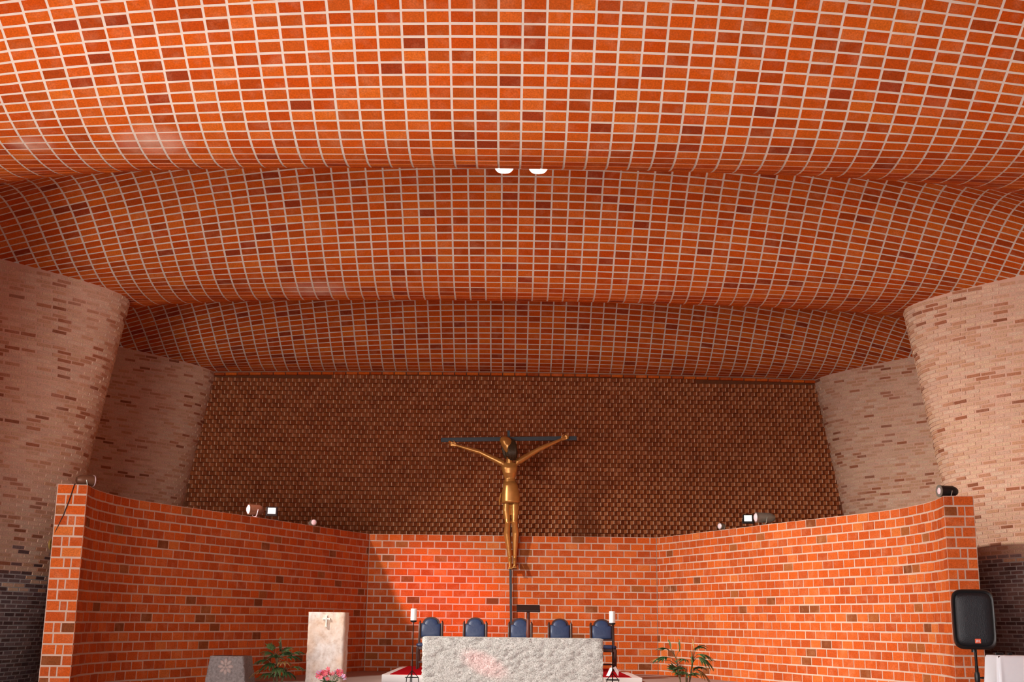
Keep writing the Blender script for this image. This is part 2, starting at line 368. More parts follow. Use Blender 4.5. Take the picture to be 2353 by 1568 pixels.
# ------------------------------------------------------------------ end wall of dog-tooth brick
root = slab('wall_back', -8.2, 8.2, YB+0.075, YB+0.3, 0, 7.3, M_BACK); root['label'] = 'patterned end wall of projecting dog-tooth bricks behind the crucifix'
TOOTH = np.array([(-.5, -.5, -1), (.5, -.5, -1), (.5, .5, -1), (-.5, .5, -1), (-.055, -.42, 0), (.055, -.42, 0), (.055, .42, 0), (-.055, .42, 0)], float)
it = []; c = 0; z = 2.3
while z < ZW+0.05:
    x = -6.9+(0.0695 if c % 2 else 0)
    while x < 6.95:
        if abs(x) < wall_w(YB, z)+.05 and z+.09 < vault_z(x, YB)-0.06:
            it.append((Vector((x, YB+random.uniform(-.004, .004), z+.0465)), Vector((1, 0, 0)), Vector((0, 0, 1)), Vector((0, -1, 0)), .136, .088, random.randrange(8)))
        x += .139
    z += .093; c += 1
lay(root, it, PAL_TOOTH, M_BRICK, depth=0.078, V=TOOTH, nose=lin(214, 176, 146)[:3])
it = []
for k in range(-26, 26):
    x = (k+.5)*.262
    if abs(x) < 6.55: it.append((Vector((x, YB-.006, ZW-.0+R0*(1-(x/6.5)**2)-.035)), Vector((1, 0, 0)), Vector((0, 0, 1)), Vector((0, -1, 0)), .243, .055, random.randrange(12)))
lay(root, it, PAL_VAULT, M_BRICK, depth=0.07)
# ------------------------------------------------------------------ presbytery wall: two curved wings and a straight centre
ZT = 3.25; CH = 0.135; NC = 20; ZB = ZT-NC*CH
CURVE = [(5.58, 15.85), (5.66, 16.4), (5.66, 17.0), (5.55, 17.75), (5.28, 18.5), (4.86, 19.5), (4.38, 20.6), (4.0, 21.6), (3.6, 22.6), (3.25, 23.5), (3.0, 24.12), (2.86, 24.4)]
def catmull(P, n=12):
    P = [Vector(p) for p in P]; out = []
    for i in range(len(P)-1):
        p0, p1, p2, p3 = P[max(i-1, 0)], P[i], P[i+1], P[min(i+2, len(P)-1)]
        for k in range(n):
            t = k/n; out.append(0.5*((2*p1)+(p2-p0)*t+(2*p0-5*p1+4*p2-p3)*t*t+(3*p1-p0-3*p2+p3)*t**3))
    out.append(P[-1]); return out
WC = catmull(CURVE); WS = [0.0]
for a, b in zip(WC, WC[1:]): WS.append(WS[-1]+(b-a).length)
def wing_at(s):
    s = max(0, min(s, WS[-1])); i = int(np.searchsorted(WS, s)); i = max(1, min(i, len(WS)-1))
    t = (s-WS[i-1])/(WS[i]-WS[i-1]); p = WC[i-1].lerp(WC[i], t)
    a = WC[max(0, i-3)]; b = WC[min(len(WC)-1, i+2)]; return p, (b-a).normalized()
wts = [5, 5, 5, 4, 5, 4, 4, 4, 4, 1.1, 4, 4, .8, 1.5, 4, .9]
def wing(side, name, label):
    TH = 0.38; m = MB(); inner = []; outer = []
    for s in np.linspace(0, WS[-1], 60):
        p, t = wing_at(s); n = Vector((t.y, -t.x))           # towards outside for the right wing
        inner.append(Vector((side*(p.x+n.x*0.006), p.y+n.y*0.006))); outer.append(Vector((side*(p.x+n.x*TH), p.y+n.y*TH)))
    bm = m.bm; rows_ = []
    for q in (inner, outer):
        rows_.append([[bm.verts.new((p.x, p.y, zz)) for p in q] for zz in (0.455, ZT-.004)])
    ib, itp = rows_[0]; ob, otp = rows_[1]; k = len(inner)
    for i in range(k-1):
        bm.faces.new((ib[i], ib[i+1], itp[i+1], itp[i])); bm.faces.new((ob[i+1], ob[i], otp[i], otp[i+1])); bm.faces.new((itp[i], itp[i+1], otp[i+1], otp[i]))
    bm.faces.new((ib[0], itp[0], otp[0], ob[0])); bm.faces.new((ib[-1], ob[-1], otp[-1], itp[-1]))
    root = m.build(name, M_MORTAR_P); root['kind'] = 'structure'; root['label'] = label
    it = []; P = 0.2575; J = 0.017
    for c in range(-1, NC):
        zc = ZB+(c+.5)*CH; s = 0.0 if c % 2 else -P/2
        while s < WS[-1]-0.03:
            a, b = max(s, 0.0), min(s+P, WS[-1]); 
            if b-a > 0.05:
                p, t = wing_at((a+b)/2); N = Vector((-t.y, t.x, 0)); U = Vector((t.x, t.y, 0))
                N = Vector((side*N.x, N.y, 0)); U = Vector((side*U.x, U.y, 0))
                if U.cross(Vector((0, 0, 1))).dot(N) < 0: U = -U
                it.append((Vector((side*p.x, p.y, zc+random.uniform(-.002, .002)))+N*random.uniform(-.002, .003), U, Vector((0, 0, 1)), N, b-a-J+random.uniform(-.004, .004), CH-.017+random.uniform(-.004, .003), random.choices(range(16), weights=wts)[0]))
            s += P
        # the end of the wing, facing the nave
        p, t = wing_at(0); n = Vector((t.y*side, -t.x)); e0 = Vector((side*p.x, p.y)); 
        parts = [.255, .125] if c % 2 else [.12, .09, .17]
        if (c//2) % 2: parts = parts[::-1]
        d = 0.0
        for wd in parts:
            q = e0+n*(d+wd/2); U = Vector((n.x*side, n.y*side, 0)); Np = Vector((-t.x*side, -t.y, 0))
            it.append((Vector((q.x, q.y, zc))+Np*random.uniform(.004, .008), U, Vector((0, 0, 1)), Np, wd-.016, CH-.017+random.uniform(-.004, .003), random.choices(range(16), weights=wts)[0]))
            d += wd
    lay(root, it, PAL_PRES, M_BRICK); return root
wing(-1, 'wall_presbytery_left', 'shaded left wing of the low orange brick wall curving behind the altar')
wing(1, 'wall_presbytery_right', 'bright right wing of the low orange brick wall curving behind the altar')
root = slab('wall_presbytery_center', -2.86, 2.86, 24.406, 24.78, .455, ZT-.004, M_MORTAR_P, bev=0); root['label'] = 'straight middle of the low brick wall behind the crucifix and chairs'
it = []
for c in range(-1, NC):
    zc = ZB+(c+.5)*CH; x = -2.86-(0.13 if c % 2 else 0.0)
    while x < 2.84:
        a, b = max(x, -2.86), min(x+.26, 2.86)
        if b-a > .05: it.append((Vector(((a+b)/2, 24.4+random.uniform(-.003, .002), zc+random.uniform(-.002, .002))), Vector((1, 0, 0)), Vector((0, 0, 1)), Vector((0, -1, 0)), b-a-.017+random.uniform(-.004, .004), CH-.017+random.uniform(-.004, .003), random.choices(range(16), weights=wts)[0]))
        x += .26
lay(root, it, PAL_PRES, M_BRICK)
#OBJECTS
# ------------------------------------------------------------------ furniture and stones of the presbytery
def rough_stone(name, mat, parent, rings, seed, amp=0.006, nz=26, nx=22, ny=10):
    """six-sided stone: rings = [(z, x0, x1, y0, y1)] interpolated, faces roughened"""
    rs = sorted(rings); zs = [r[0] for r in rs]; m = MB(); bm = m.bm; rd = random.Random(seed)
    per = []
    for i in range(nx): per.append((i/nx, 0.0))
    for i in range(ny): per.append((1.0, i/ny))
    for i in range(nx): per.append((1-i/nx, 1.0))
    for i in range(ny): per.append((0.0, 1-i/ny))
    rows_ = []
    for k in range(nz+1):
        z = zs[0]+(zs[-1]-zs[0])*k/nz
        b = [float(np.interp(z, zs, [r[j] for r in rs])) for j in (1, 2, 3, 4)]
        row = []
        for u, v in per:
            x = b[0]+(b[1]-b[0])*u; y = b[2]+(b[3]-b[2])*v
            ins = 0.008 if (u in (0.0, 1.0) and v in (0.0, 1.0)) else 0
            jx = (rd.gauss(0, amp) if u in (0.0, 1.0) else 0); jy = (rd.gauss(0, amp) if v in (0.0, 1.0) else 0)
            row.append(bm.verts.new((x+jx+(ins if u == 0 else -ins), y+jy+(ins if v == 0 else -ins), z+(rd.gauss(0, amp*.5) if 0 < k < nz else 0))))
        rows_.append(row)
    n = len(per)
    for a, c in zip(rows_, rows_[1:]):
        for k in range(n): bm.faces.new((a[k], a[(k+1) % n], c[(k+1) % n], c[k]))
    bm.faces.new(rows_[0][::-1]); bm.faces.new(rows_[-1])
    return m.build(name, mat, parent, smooth=True, angle=55)
def stone_mat(name, ca, cb, cc, scale=45.0, bump=0.6, patch=None):
    m, nt, b = new_mat(name); N = nt.nodes; L = nt.links
    tc = N.new('ShaderNodeTexCoord'); n1 = N.new('ShaderNodeTexNoise'); n1.inputs['Scale'].default_value = scale; n1.inputs['Detail'].default_value = 6; n1.inputs['Roughness'].default_value = 0.7
    L.new(tc.outputs['Object'], n1.inputs['Vector'])
    r = N.new('ShaderNodeValToRGB'); e = r.color_ramp.elements; e[0].position = 0.33; e[0].color = ca; e[1].position = 0.68; e[1].color = cc
    k = e.new(0.5); k.color = cb; L.new(n1.outputs['Fac'], r.inputs[0])
    out = r.outputs[0]
    if patch:
        n2 = N.new('ShaderNodeTexNoise'); n2.inputs['Scale'].default_value = 2.2; n2.inputs['Detail'].default_value = 3; L.new(tc.outputs['Object'], n2.inputs['Vector'])
        r2 = N.new('ShaderNodeValToRGB'); r2.color_ramp.elements[0].position = 0.42; r2.color_ramp.elements[1].position = 0.66; r2.color_ramp.elements[1].color = (.6, .6, .6, 1); L.new(n2.outputs['Fac'], r2.inputs[0])
        mx = N.new('ShaderNodeMix'); mx.data_type = 'RGBA'; L.new(r2.outputs[0], mx.inputs[0]); L.new(out, mx.inputs[6]); mx.inputs[7].default_value = patch; out = mx.outputs[2]
    L.new(out, b.inputs['Base Color']); b.inputs['Roughness'].default_value = 0.8; b.inputs['Specular IOR Level'].default_value = 0.3
    bp = N.new('ShaderNodeBump'); bp.inputs['Strength'].default_value = bump; bp.inputs['Distance'].default_value = 0.012; L.new(n1.outputs['Fac'], bp.inputs['Height']); L.new(bp.outputs['Normal'], b.inputs['Normal'])
    return m
M_GRANITE = stone_mat('pale_granite', lin(120, 118, 112), lin(205, 206, 202), lin(246, 247, 246), 70, 1.0)
M_SAND = stone_mat('pinkish_sandstone', lin(206, 188, 176), lin(232, 222, 214), lin(244, 238, 234), 14, 0.4, lin(230, 188, 150))
M_GREYSTONE = stone_mat('grey_stone', lin(120, 112, 110), lin(146, 138, 136), lin(164, 156, 154), 30, 0.4)
M_RELIEF = plain('pale_carved_stone', lin(190, 172, 166), 0.85, 0, 0.1, 40, 0.3, 0.2)
M_INLAY = plain('pale_inlaid_stone', lin(252, 248, 240), 0.8, 0, 0.06, 30, 0.2, 0.2)
# altar
rt = empty('altar', (0, 18.45, 0.46), 0, 'rough pale granite altar block in front of the row of chairs', 'altar')
rough_stone('stone_block', M_GRANITE, rt, [(0, -1.30, 1.30, -.45, .45), (.885, -1.305, 1.305, -.45, .45)], 3, 0.006, 30, 60, 20)
# tall ambo with cross
rt = empty('stone_ambo', (-2.83, 19.0, 0.46), R(-1), 'tall pinkish stone ambo with a small carved cross near its top', 'ambo')
rough_stone('stone_block', M_SAND, rt, [(0, -.285, .27, -.1, .36), (.6, -.285, .278, -.1, .36), (1.22, -.283, .285, -.1, .34)], 5, 0.004)
m = MB(); cz = 1.09
m.box((0.0, -.112, cz), (.02, .024, .16), bev=.003).box((0.0, -.112, cz+.03), (.10, .024, .02), bev=.003)
m.box((-.05, -.112, cz+.03), (.012, .024, .035), bev=.002).box((.05, -.112, cz+.03), (.012, .024, .035), bev=.002).box((0, -.112, cz+.08), (.035, .024, .012), bev=.002).box((0, -.112, cz-.08), (.035, .024, .012), bev=.002)
m.build('carved_cross', M_INLAY, rt)
# low grey stone with carved rosette
rt = empty('carved_stone', (-4.13, 18.4, 0.46), R(-6), 'low grey stone block carved with a pale rosette', 'stone')
rough_stone('stone_block', M_GREYSTONE, rt, [(0, -.34, .33, -.22, .3), (.5, -.275, .25, -.2, .26), (.575, -.265, .24, -.19, .25)], 8, 0.003)
m = MB(); cz = .425; yy = -.205
for k in range(8):
    a = 2*math.pi*k/8; c = Vector((math.cos(a)*.072-.01, yy, cz+math.sin(a)*.078)); rad = Vector((math.cos(a), 0, math.sin(a))); tn = Vector((-math.sin(a), 0, math.cos(a)))
    rr = []
    for j, (f, hgt) in enumerate(((1, 0), (.8, .012), (.4, .018))): rr.append((c+Vector((0, -hgt, 0)), .042*f, .026*f, rad, tn))
    m.loft(rr, 12)
for j in range(3):
    a = R(90+120*j); c = Vector((math.cos(a)*.026-.01, yy, cz+math.sin(a)*.026)); m.loft([(c, .024, .018, Vector((math.cos(a), 0, math.sin(a))), Vector((-math.sin(a), 0, math.cos(a)))), (c+Vector((0, -.014, 0)), .012, .009, Vector((math.cos(a), 0, math.sin(a))), Vector((-math.sin(a), 0, math.cos(a))))], 12)
m.build('rosette', M_RELIEF, rt, smooth=True)
# carpeted platform of the chairs
rt = empty('chair_platform', (0, 0, .61), 0, 'white edged platform covered with red carpet under the chairs', 'platform')
MB().box((0.0, 21.9, .06), (4.15, 3.8, .116), bev=.006).build('marble_base', M_MARBLE, rt)
MB().box((-.02, 21.84, .122), (3.86, 3.6, .012), bev=.004).build('carpet', M_CARPET, rt)
PZ = .7395
# chairs
M_WOOD = plain('dark_wood', lin(58, 28, 18), 0.4, 0, 0.25, 18, 0.1)
M_LEATHER = plain('navy_leather', lin(40, 58, 92), 0.45, 0, 0.12, 25, 0.25)
def chair(label, x, rz=0.0):
    rt = empty('church_chair', (x, 22.35, PZ), rz, label, 'chair', 'chairs behind the altar')
    hw = .205
    for sx in (-1, 1):
        MB().loft([((sx*hw, -.2, 0), .018, .018), ((sx*hw, -.2, .2), .024, .024), ((sx*hw, -.2, .37), .026, .026)], 10, power=4).build('leg', M_WOOD, rt, True)
        MB().loft([((sx*hw, .22, 0), .02, .02), ((sx*hw, .2, .38), .022, .022), ((sx*hw, .23, .62), .02, .02), ((sx*hw, .262, .805), .02, .018), ((sx*(hw-.012), .264, .82), .012, .012)], 10, power=4).build('leg', M_WOOD, rt, True)
        MB().box((sx*hw, 0, .12), (.022, .4, .03), bev=.004).build('stretcher', M_WOOD, rt)
    MB().box((0, -.2, .12), (.4, .022, .03), bev=.004).build('stretcher', M_WOOD, rt)
    MB().box((0, 0, .36), (.44, .44, .06), bev=.008).build('seat_frame', M_WOOD, rt)
    MB().loft([((0, 0, .39), .225, .225), ((0, 0, .41), .235, .235), ((0, 0, .435), .23, .23), ((0, 0, .45), .19, .19)], 40, power=6).build('seat', M_LEATHER, rt, True)
    # arched back: outline in x,z, tilted backwards
    def outline(w, z0, z1, zs, step):
        pts = [(-w, z0), (w, z0), (w, zs)]
        if step: pts += [(w-step, zs+.012)]
        for k in range(13):
            a = math.pi*k/12; pts.append(((w-step)*math.cos(a), zs+.012+(z1-zs-.012)*math.sin(a)))
        if step: pts += [(-w+step, zs+.012)]
        pts.append((-w, zs)); return pts
    tilt = lambda x_, z_, d: Vector((x_, .215+(z_-.5)*.15+d, z_))
    fr = MB(); fr.prism([tilt(px, pz, .0) for px, pz in outline(.205, .52, .905, .785, .05)], (0, 1, 0), .035); fr.build('backrest_frame', M_WOOD, rt)
    up = MB(); o1 = outline(.175, .55, .88, .775, .05)
    cx, cz = 0, .71; bm = up.bm; rws = []
    for f, d in ((1, .0), (.97, -.014), (.85, -.024), (.5, -.03)):
        rws.append([bm.verts.new(tilt(cx+(px-cx)*f, cz+(pz-cz)*f, d)) for px, pz in o1])
    n = len(o1)
    for a, b in zip(rws, rws[1:]):
        for k in range(n): bm.faces.new((a[k], a[(k+1) % n], b[(k+1) % n], b[k]))
    bm.faces.new(rws[-1])
    up.build('back_cushion', M_LEATHER, rt, True, 60)
    for sx in (-1, 1): MB().lathe([(.012, 0), (.016, .01), (.01, .022), (.002, .03)], (sx*.2, .264, .812), n=12).build('finial', M_WOOD, rt, True)
    return rt
for x, lb in ((-1.47, 'dark wooden chair with blue leather, leftmost behind the altar'), (-.67, 'dark wooden chair with blue leather, second from the left behind the altar'), (.15, 'middle blue leather chair partly hidden by the wooden reading stand'), (.87, 'dark wooden chair with blue leather, second from the right behind the altar'), (1.63, 'rightmost blue leather chair with seat and leg showing beside the altar')):
    chair(lb, x)
# reading stand
rt = empty('reading_stand', (.27, 21.3, PZ), 0, 'wooden reading stand with dark sloping tray beside the crucifix pole', 'stand')
M_DARK = plain('dark_stained_board', lin(34, 20, 18), 0.5, 0, 0.2, 20)
M_BROWN = plain('brown_post_wood', lin(96, 42, 22), 0.45, 0, 0.2, 20)
MB().box((0, 0, .02), (.34, .3, .04), bev=.008).build('base', M_BROWN, rt)
MB().loft([((0, 0, .04), .04, .04), ((0, 0, .6), .03, .03), ((0, 0, .66), .04, .04), ((0, 0, .7), .03, .03), ((0, 0, 1.04), .028, .028)], 12, power=4).build('post', M_BROWN, rt, True)
MB().box((0, 0, 1.06), (.40, .32, .02), rot=Matrix.Rotation(R(20), 3, 'X'), bev=.004).build('tray', M_DARK, rt)
MB().box((0, -.15, 1.015), (.40, .02, .035), rot=Matrix.Rotation(R(20), 3, 'X'), bev=.004).build('ledge', M_DARK, rt)
# candles on wire stands
M_WAX = plain('white_wax', lin(244, 242, 238), 0.4, 0, 0.03, 20)
M_IRON = plain('black_iron', lin(24, 24, 26), 0.5, 0.6, 0.2, 20)
for x, lb, lc in ((-1.51, 'thin black candle stand at the left end of the altar', 'thick white candle at the left end of the altar'), (1.51, 'thin black candle stand at the right end of the altar', 'thick white candle at the right end of the altar')):
    rt = empty('candle_stand', (x, 18.9, .46), 0, lb, 'candle stand', 'candle stands beside the altar')
    MB().tube([(0, 0, .02), (0, 0, 1.1)], .007, 8).build('pole', M_IRON, rt, True)
    MB().lathe([(.02, 1.085), (.045, 1.095), (.05, 1.11), (.048, 1.115)], n=20).build('cup', M_IRON, rt, True)
    MB().tube([(math.cos(2*math.pi*k/28)*.1, math.sin(2*math.pi*k/28)*.1, .28) for k in range(29)], .006, 6).build('ring', M_IRON, rt, True)
    for k in range(3):
        a = 2*math.pi*k/3+.4
        MB().tube([(0, 0, .38), (math.cos(a)*.1, math.sin(a)*.1, .28), (math.cos(a)*.14, math.sin(a)*.14, .006)], .006, 6).build('leg', M_IRON, rt, True)
    rc = empty('candle', (x, 18.9, 1.577), 0, lc, 'candle', 'altar candles')
    MB().lathe([(.046, 0), (.047, .005), (.047, .168), (.04, .172), (.02, .166), (.004, .166)], n=24).build('wax', M_WAX, rc, True)
    MB().tube([(0, 0, .165), (.002, 0, .178)], .0025, 6).build('wick', M_IRON, rc)
# folded white card on the carpet's edge
rt = empty('folded_card', (1.63, 20.25, .741), R(20), 'folded white paper standing on the red carpet by the rightmost chair', 'paper')
M_PAPER = plain('white_paper', lin(240, 240, 244), 0.7, 0, 0.03, 30)
m = MB(); m.prism([(-.09, -.05, 0), (-.02, -.05, .13), (-.018, -.05, .127), (-.085, -.05, 0)], (0, 1, 0), .12); m.build('sheet', M_PAPER, rt)
m = MB(); m.prism([(.06, -.07, 0), (-.02, -.05, .13), (.02, -.055, .15), (.085, -.06, .09), (.07, -.07, .07)], (.1, 1, 0), .012); m.build('sheet', M_PAPER, rt)
# ------------------------------------------------------------------ crucifix
CRY = 24.27
M_BRONZE = plain('gilded_wood', lin(196, 136, 70), 0.32, 0.5, 0.25, 9, 0.15)
M_HAIR = plain('dark_carved_hair', lin(64, 46, 26), 0.5, 0.3, 0.3, 30, 0.4)
M_STEEL = plain('blue_grey_steel', lin(58, 64, 70), 0.6, 0.3, 0.2, 12)
cr = empty('crucifix', (.01, CRY, .61), 0, 'tall steel crucifix with a slender gilded figure of Christ', 'crucifix')
cr.rotation_euler = (0, R(-1.5), 0)
LX = lambda X, Z: (X-.07-.01+(Z+.96)*math.tan(R(1.5))*1.0, Z+.96)      # eye coordinates to the leaning frame
MB().box((0, .04, 2.37), (.05, .05, 4.74), bev=.004).build('upright', M_STEEL, cr)
MB().box((0, .0, 4.56), (2.74, .03, .085), bev=.004).build('crossbar', M_STEEL, cr)
def pxf(px, py, dy=-.1):
    """a place on the figure given as photographed position, measured at the crucifix's own distance"""
    x, y = px-1176.5, py-784; c, s = math.cos(ROLL), math.sin(ROLL); x, y = x*c+y*s, -x*s+y*c
    u, v = x/FPX, -y/FPX; r = (u, math.cos(PITCH)-v*math.sin(PITCH), math.sin(PITCH)+v*math.cos(PITCH)); Y = CRY+dy; t = Y/r[1]
    X, Z = r[0]*t, r[2]*t; lx, lz = LX(X, Z); return Vector((lx, dy, lz))
fig = MB()
def limb(pts, rads, n=14): fig.tube(pts, rads, n)
ZX = Vector((1, 0, 0)); ZY = Vector((0, 1, 0))
def body_ring(px, py, wpx, dep, dy): return (pxf(px, py, dy), wpx/116.0/2, dep, ZX, ZY)
fig.loft([body_ring(1171, 1062, 18, .05, -.1), body_ring(1171, 1066, 36, .085, -.11), body_ring(1171, 1076, 37, .1, -.13), body_ring(1171, 1088, 32, .095, -.13), body_ring(1172, 1100, 25, .075, -.11), body_ring(1172, 1112, 27, .085, -.12), body_ring(1173, 1128, 34, .1, -.12), body_ring(1173.5, 1142, 37, .105, -.11), body_ring(1174, 1150, 36, .1, -.1)], 28)
limb([pxf(1171, 1066, -.12), pxf(1170, 1052, -.15), pxf(1166, 1036, -.2)], [.075, .06, .055])
# head hanging forwards and to the left
fig.loft([(pxf(1173, 1047, -.3), .035, .04), (pxf(1171.5, 1042, -.3), .07, .085), (pxf(1169.5, 1034, -.28), .1, .11), (pxf(1166.5, 1024, -.26), .125, .135), (pxf(1163, 1014, -.24), .13, .135), (pxf(1160.5, 1007, -.22), .1, .11), (pxf(1158.5, 1003, -.21), .05, .06)], 20)
fig.tube([pxf(1167.5, 1026, -.365), pxf(1168.6, 1033, -.395), pxf(1169, 1036, -.37)], [.012, .02, .014], 8)       # nose
fig.tube([pxf(1163, 1026.5, -.36), pxf(1167, 1026.2, -.375), pxf(1171.5, 1026.5, -.36)], .014, 8)                      # brow
fig.tube([pxf(1166, 1040, -.362), pxf(1169.5, 1039.6, -.37), pxf(1173, 1040, -.362)], .010, 8)                         # mouth
fig.tube([pxf(1168, 1046, -.34), pxf(1170.5, 1052, -.33)], [.045, .016], 8)                                            # beard
for ex in (1155.5, 1179): fig.tube([pxf(ex, 1025, -.25), pxf(ex, 1034, -.25)], [.018, .012], 8)                        # ears
# arms
for S, E_, Wr in (((1153, 1064), (1103, 1038), (1050, 1021)), ((1190, 1062), (1240, 1034), (1288, 1014))):
    a, b, c = pxf(*S, -.1), pxf(*E_, -.1), pxf(*Wr, -.06)
    limb([a.lerp(b, -.08), a, a.lerp(b, .3), a.lerp(b, .7), b, b.lerp(c, .12), b.lerp(c, .4), c], [.066, .07, .064, .054, .046, .05, .043, .027])
    d = (c-b).normalized(); up = Vector((0, 0, 1)); up = (up-d*up.dot(d)).normalized(); out = -Vector((0, 1, 0))
    palm_e = c+d*.1
    fig.loft([(c-d*.01, .024, .02, up, out), (c+d*.03, .036, .018, up, out), (palm_e, .046, .017, up, out), (palm_e+d*.012, .04, .014, up, out)], 14)
    for k, (o_, ln) in enumerate(((.034, .085), (.012, .098), (-.011, .09), (-.033, .07))):
        p0 = palm_e+up*o_-d*.015; p1 = palm_e+up*o_*1.2+d*ln*.45+out*.01; p2 = palm_e+up*o_*1.25+d*ln*.75+out*.035; p3 = palm_e+up*o_*1.2+d*ln*.85+out*.062
        fig.tube([p0, p1, p2, p3], [.0125, .0115, .0105, .008], 8)
    p0 = c+d*.03+up*.02; fig.tube([p0, p0+up*.03+d*.025+out*.012, p0+up*.045+d*.06+out*.03, p0+up*.04+d*.085+out*.045], [.014, .013, .011, .008], 8)
# legs
for hip, mid, knee, calf, ank, toe in (((1165, 1146), (1164, 1175), (1167, 1201), (1165, 1226), (1171.5, 1284), (1172.5, 1304)), ((1183, 1146), (1183.5, 1175), (1182.5, 1200), (1185, 1225), (1183, 1283), (1182.5, 1302))):
    h, m_, k_, c_, a_ = pxf(*hip, -.1), pxf(*mid, -.13), pxf(*knee, -.17), pxf(*calf, -.1), pxf(*ank, -.06); t_ = pxf(*toe, -.16)
    limb([h, m_, k_.lerp(m_, .25), k_, k_.lerp(c_, .3), c_, a_.lerp(c_, .35), a_], [.08, .08, .062, .062, .06, .068, .048, .036])
    limb([a_+Vector((0, .05, -.01)), a_, a_.lerp(t_, .5)+Vector((0, -.005, .01)), t_], [.03, .036, .036, .026])
    for q in range(5):
        tx = t_+Vector(((q-2)*.016, 0, -.002*q)); fig.tube([tx, tx+Vector((0, -.02, -.035))], [.011, .008], 6)
fo = fig.build('figure', M_BRONZE, cr, True, 180)
rm = fo.modifiers.new('remesh', 'REMESH'); rm.mode = 'VOXEL'; rm.voxel_size = .0085; rm.use_smooth_shade = True
sm = fo.modifiers.new('smooth', 'SMOOTH'); sm.factor = .5; sm.iterations = 3
# hair: locks falling forward beside the face
m = MB()
m.loft([(pxf(1163, 1004, -.17), .03, .04), (pxf(1166, 1009, -.17), .1, .09), (pxf(1170, 1018, -.17), .125, .11), (pxf(1174, 1030, -.18), .125, .11), (pxf(1177, 1042, -.19), .11, .1), (pxf(1178, 1052, -.2), .09, .07), (pxf(1178, 1058, -.2), .05, .05)], 20)
for k in range(8):
    x0 = 1169+k*2.1; m.tube([pxf(x0-3, 1012, -.28), pxf(x0+.5, 1024, -.36), pxf(x0+1, 1038, -.4), pxf(x0+.6, 1048, -.38), pxf(x0, 1054+(k % 3)*1.6, -.33)], [.02, .03, .032, .028, .01], 8)
for k in range(3): m.tube([pxf(1153.5+k, 1016, -.24), pxf(1155+k*1.2, 1030, -.27), pxf(1158+k*1.5, 1044, -.28), pxf(1161+k, 1054, -.24)], [.016, .022, .022, .008], 8)
for k in range(5):
    x0 = 1165+k*2.0; m.tube([pxf(x0, 1040, -.37), pxf(x0+.8, 1047, -.38), pxf(x0+1.2, 1053-abs(k-2), -.34)], [.02, .024, .008], 8)
m.build('hair', M_HAIR, cr, True, 60)
# loincloth with a hanging end at the left hip
m = MB(); rr = []
for px, py, wp, dp, dy in ((1172, 1108, 28, .09, -.12), (1173, 1118, 32, .105, -.125), (1173.5, 1130, 37, .115, -.125), (1174, 1142, 39.5, .122, -.125), (1174, 1152, 40, .125, -.13), (1174, 1157, 39, .125, -.132)): rr.append(body_ring(px, py, wp, dp, dy))
m.loft(rr, 32, cap=False)
lo = m.build('loincloth', M_BRONZE, cr, True, 180); sd = lo.modifiers.new('thick', 'SOLIDIFY'); sd.thickness = .012; sd.offset = 1
MB().loft([(pxf(1152, 1132, -.08), .012, .03), (pxf(1150, 1140, -.08), .022, .035), (pxf(1148.5, 1150, -.08), .022, .035), (pxf(1148, 1161, -.08), .012, .025)], 12).build('cloth_end', M_BRONZE, cr, True)
MB().box(pxf(1178, 1306, .0), (.14, .1, .03), bev=.006).build('foot_rest', M_STEEL, cr)
# ------------------------------------------------------------------ loudspeaker on its stand
M_BLACK = plain('black_plastic', lin(20, 21, 23), 0.38, 0, 0.15, 40, 0.05)
M_GRILLE = plain('black_metal_grille', lin(30, 33, 38), 0.42, 0.3, 0.2, 120, 0.3)
SPX, SPY = 5.17, 14.0
st = empty('speaker_stand', (SPX, SPY, .46), R(8), 'black tripod stand carrying the loudspeaker', 'stand')
MB().tube([(0, 0, .05), (0, 0, .7)], .019, 12).build('pole', M_IRON, st, True); MB().tube([(0, 0, .6), (0, 0, .844)], .015, 12).build('upper_pole', M_IRON, st, True)
MB().lathe([(.026, .52), (.03, .54), (.03, .6), (.024, .63)], n=16).build('collar', M_BLACK, st, True)
MB().tube([(.02, 0, .57), (.075, 0, .57)], [.008, .014], 8).build('knob', M_BLACK, st, True)
for k in range(3):
    a = 2*math.pi*k/3+.5
    lg = MB().tube([(0.02*math.cos(a), .02*math.sin(a), .4), (.27*math.cos(a), .27*math.sin(a), .015)], .011, 8).build('leg', M_IRON, st, True)
    MB().box((.27*math.cos(a), .27*math.sin(a), .012), (.04, .04, .022), bev=.006).build('rubber_foot', M_BLACK, lg)
    MB().tube([(0.02*math.cos(a), .02*math.sin(a), .16), (.15*math.cos(a), .15*math.sin(a), .19)], .007, 6).build('brace', M_IRON, st, True)
sp = empty('loudspeaker', (SPX-.015, SPY, 1.335), R(-12), 'black plastic loudspeaker with an orange badge in front of the right wing', 'loudspeaker')
def cab_ring(y, sx, sz, zc=.33): return [(math.copysign(abs(math.cos(a))**.38, math.cos(a))*sx, y, zc+math.copysign(abs(math.sin(a))**.3, math.sin(a))*sz) for a in np.linspace(0, 2*math.pi, 49)[:-1]]
def ring_loft(m, rings):
    bm = m.bm; rs = [[bm.verts.new(p) for p in r] for r in rings]; n = len(rs[0])
    for a, b in zip(rs, rs[1:]):
        for k in range(n): bm.faces.new((a[k], a[(k+1) % n], b[(k+1) % n], b[k]))
    bm.faces.new(rs[0][::-1]); bm.faces.new(rs[-1]); return m
ring_loft(MB(), [cab_ring(-.155, .19, .29), cab_ring(-.17, .215, .315), cab_ring(-.15, .225, .328), cab_ring(0, .215, .322), cab_ring(.12, .17, .3), cab_ring(.17, .13, .28), cab_ring(.18, .1, .26)]).build('cabinet', M_BLACK, sp, True, 50)
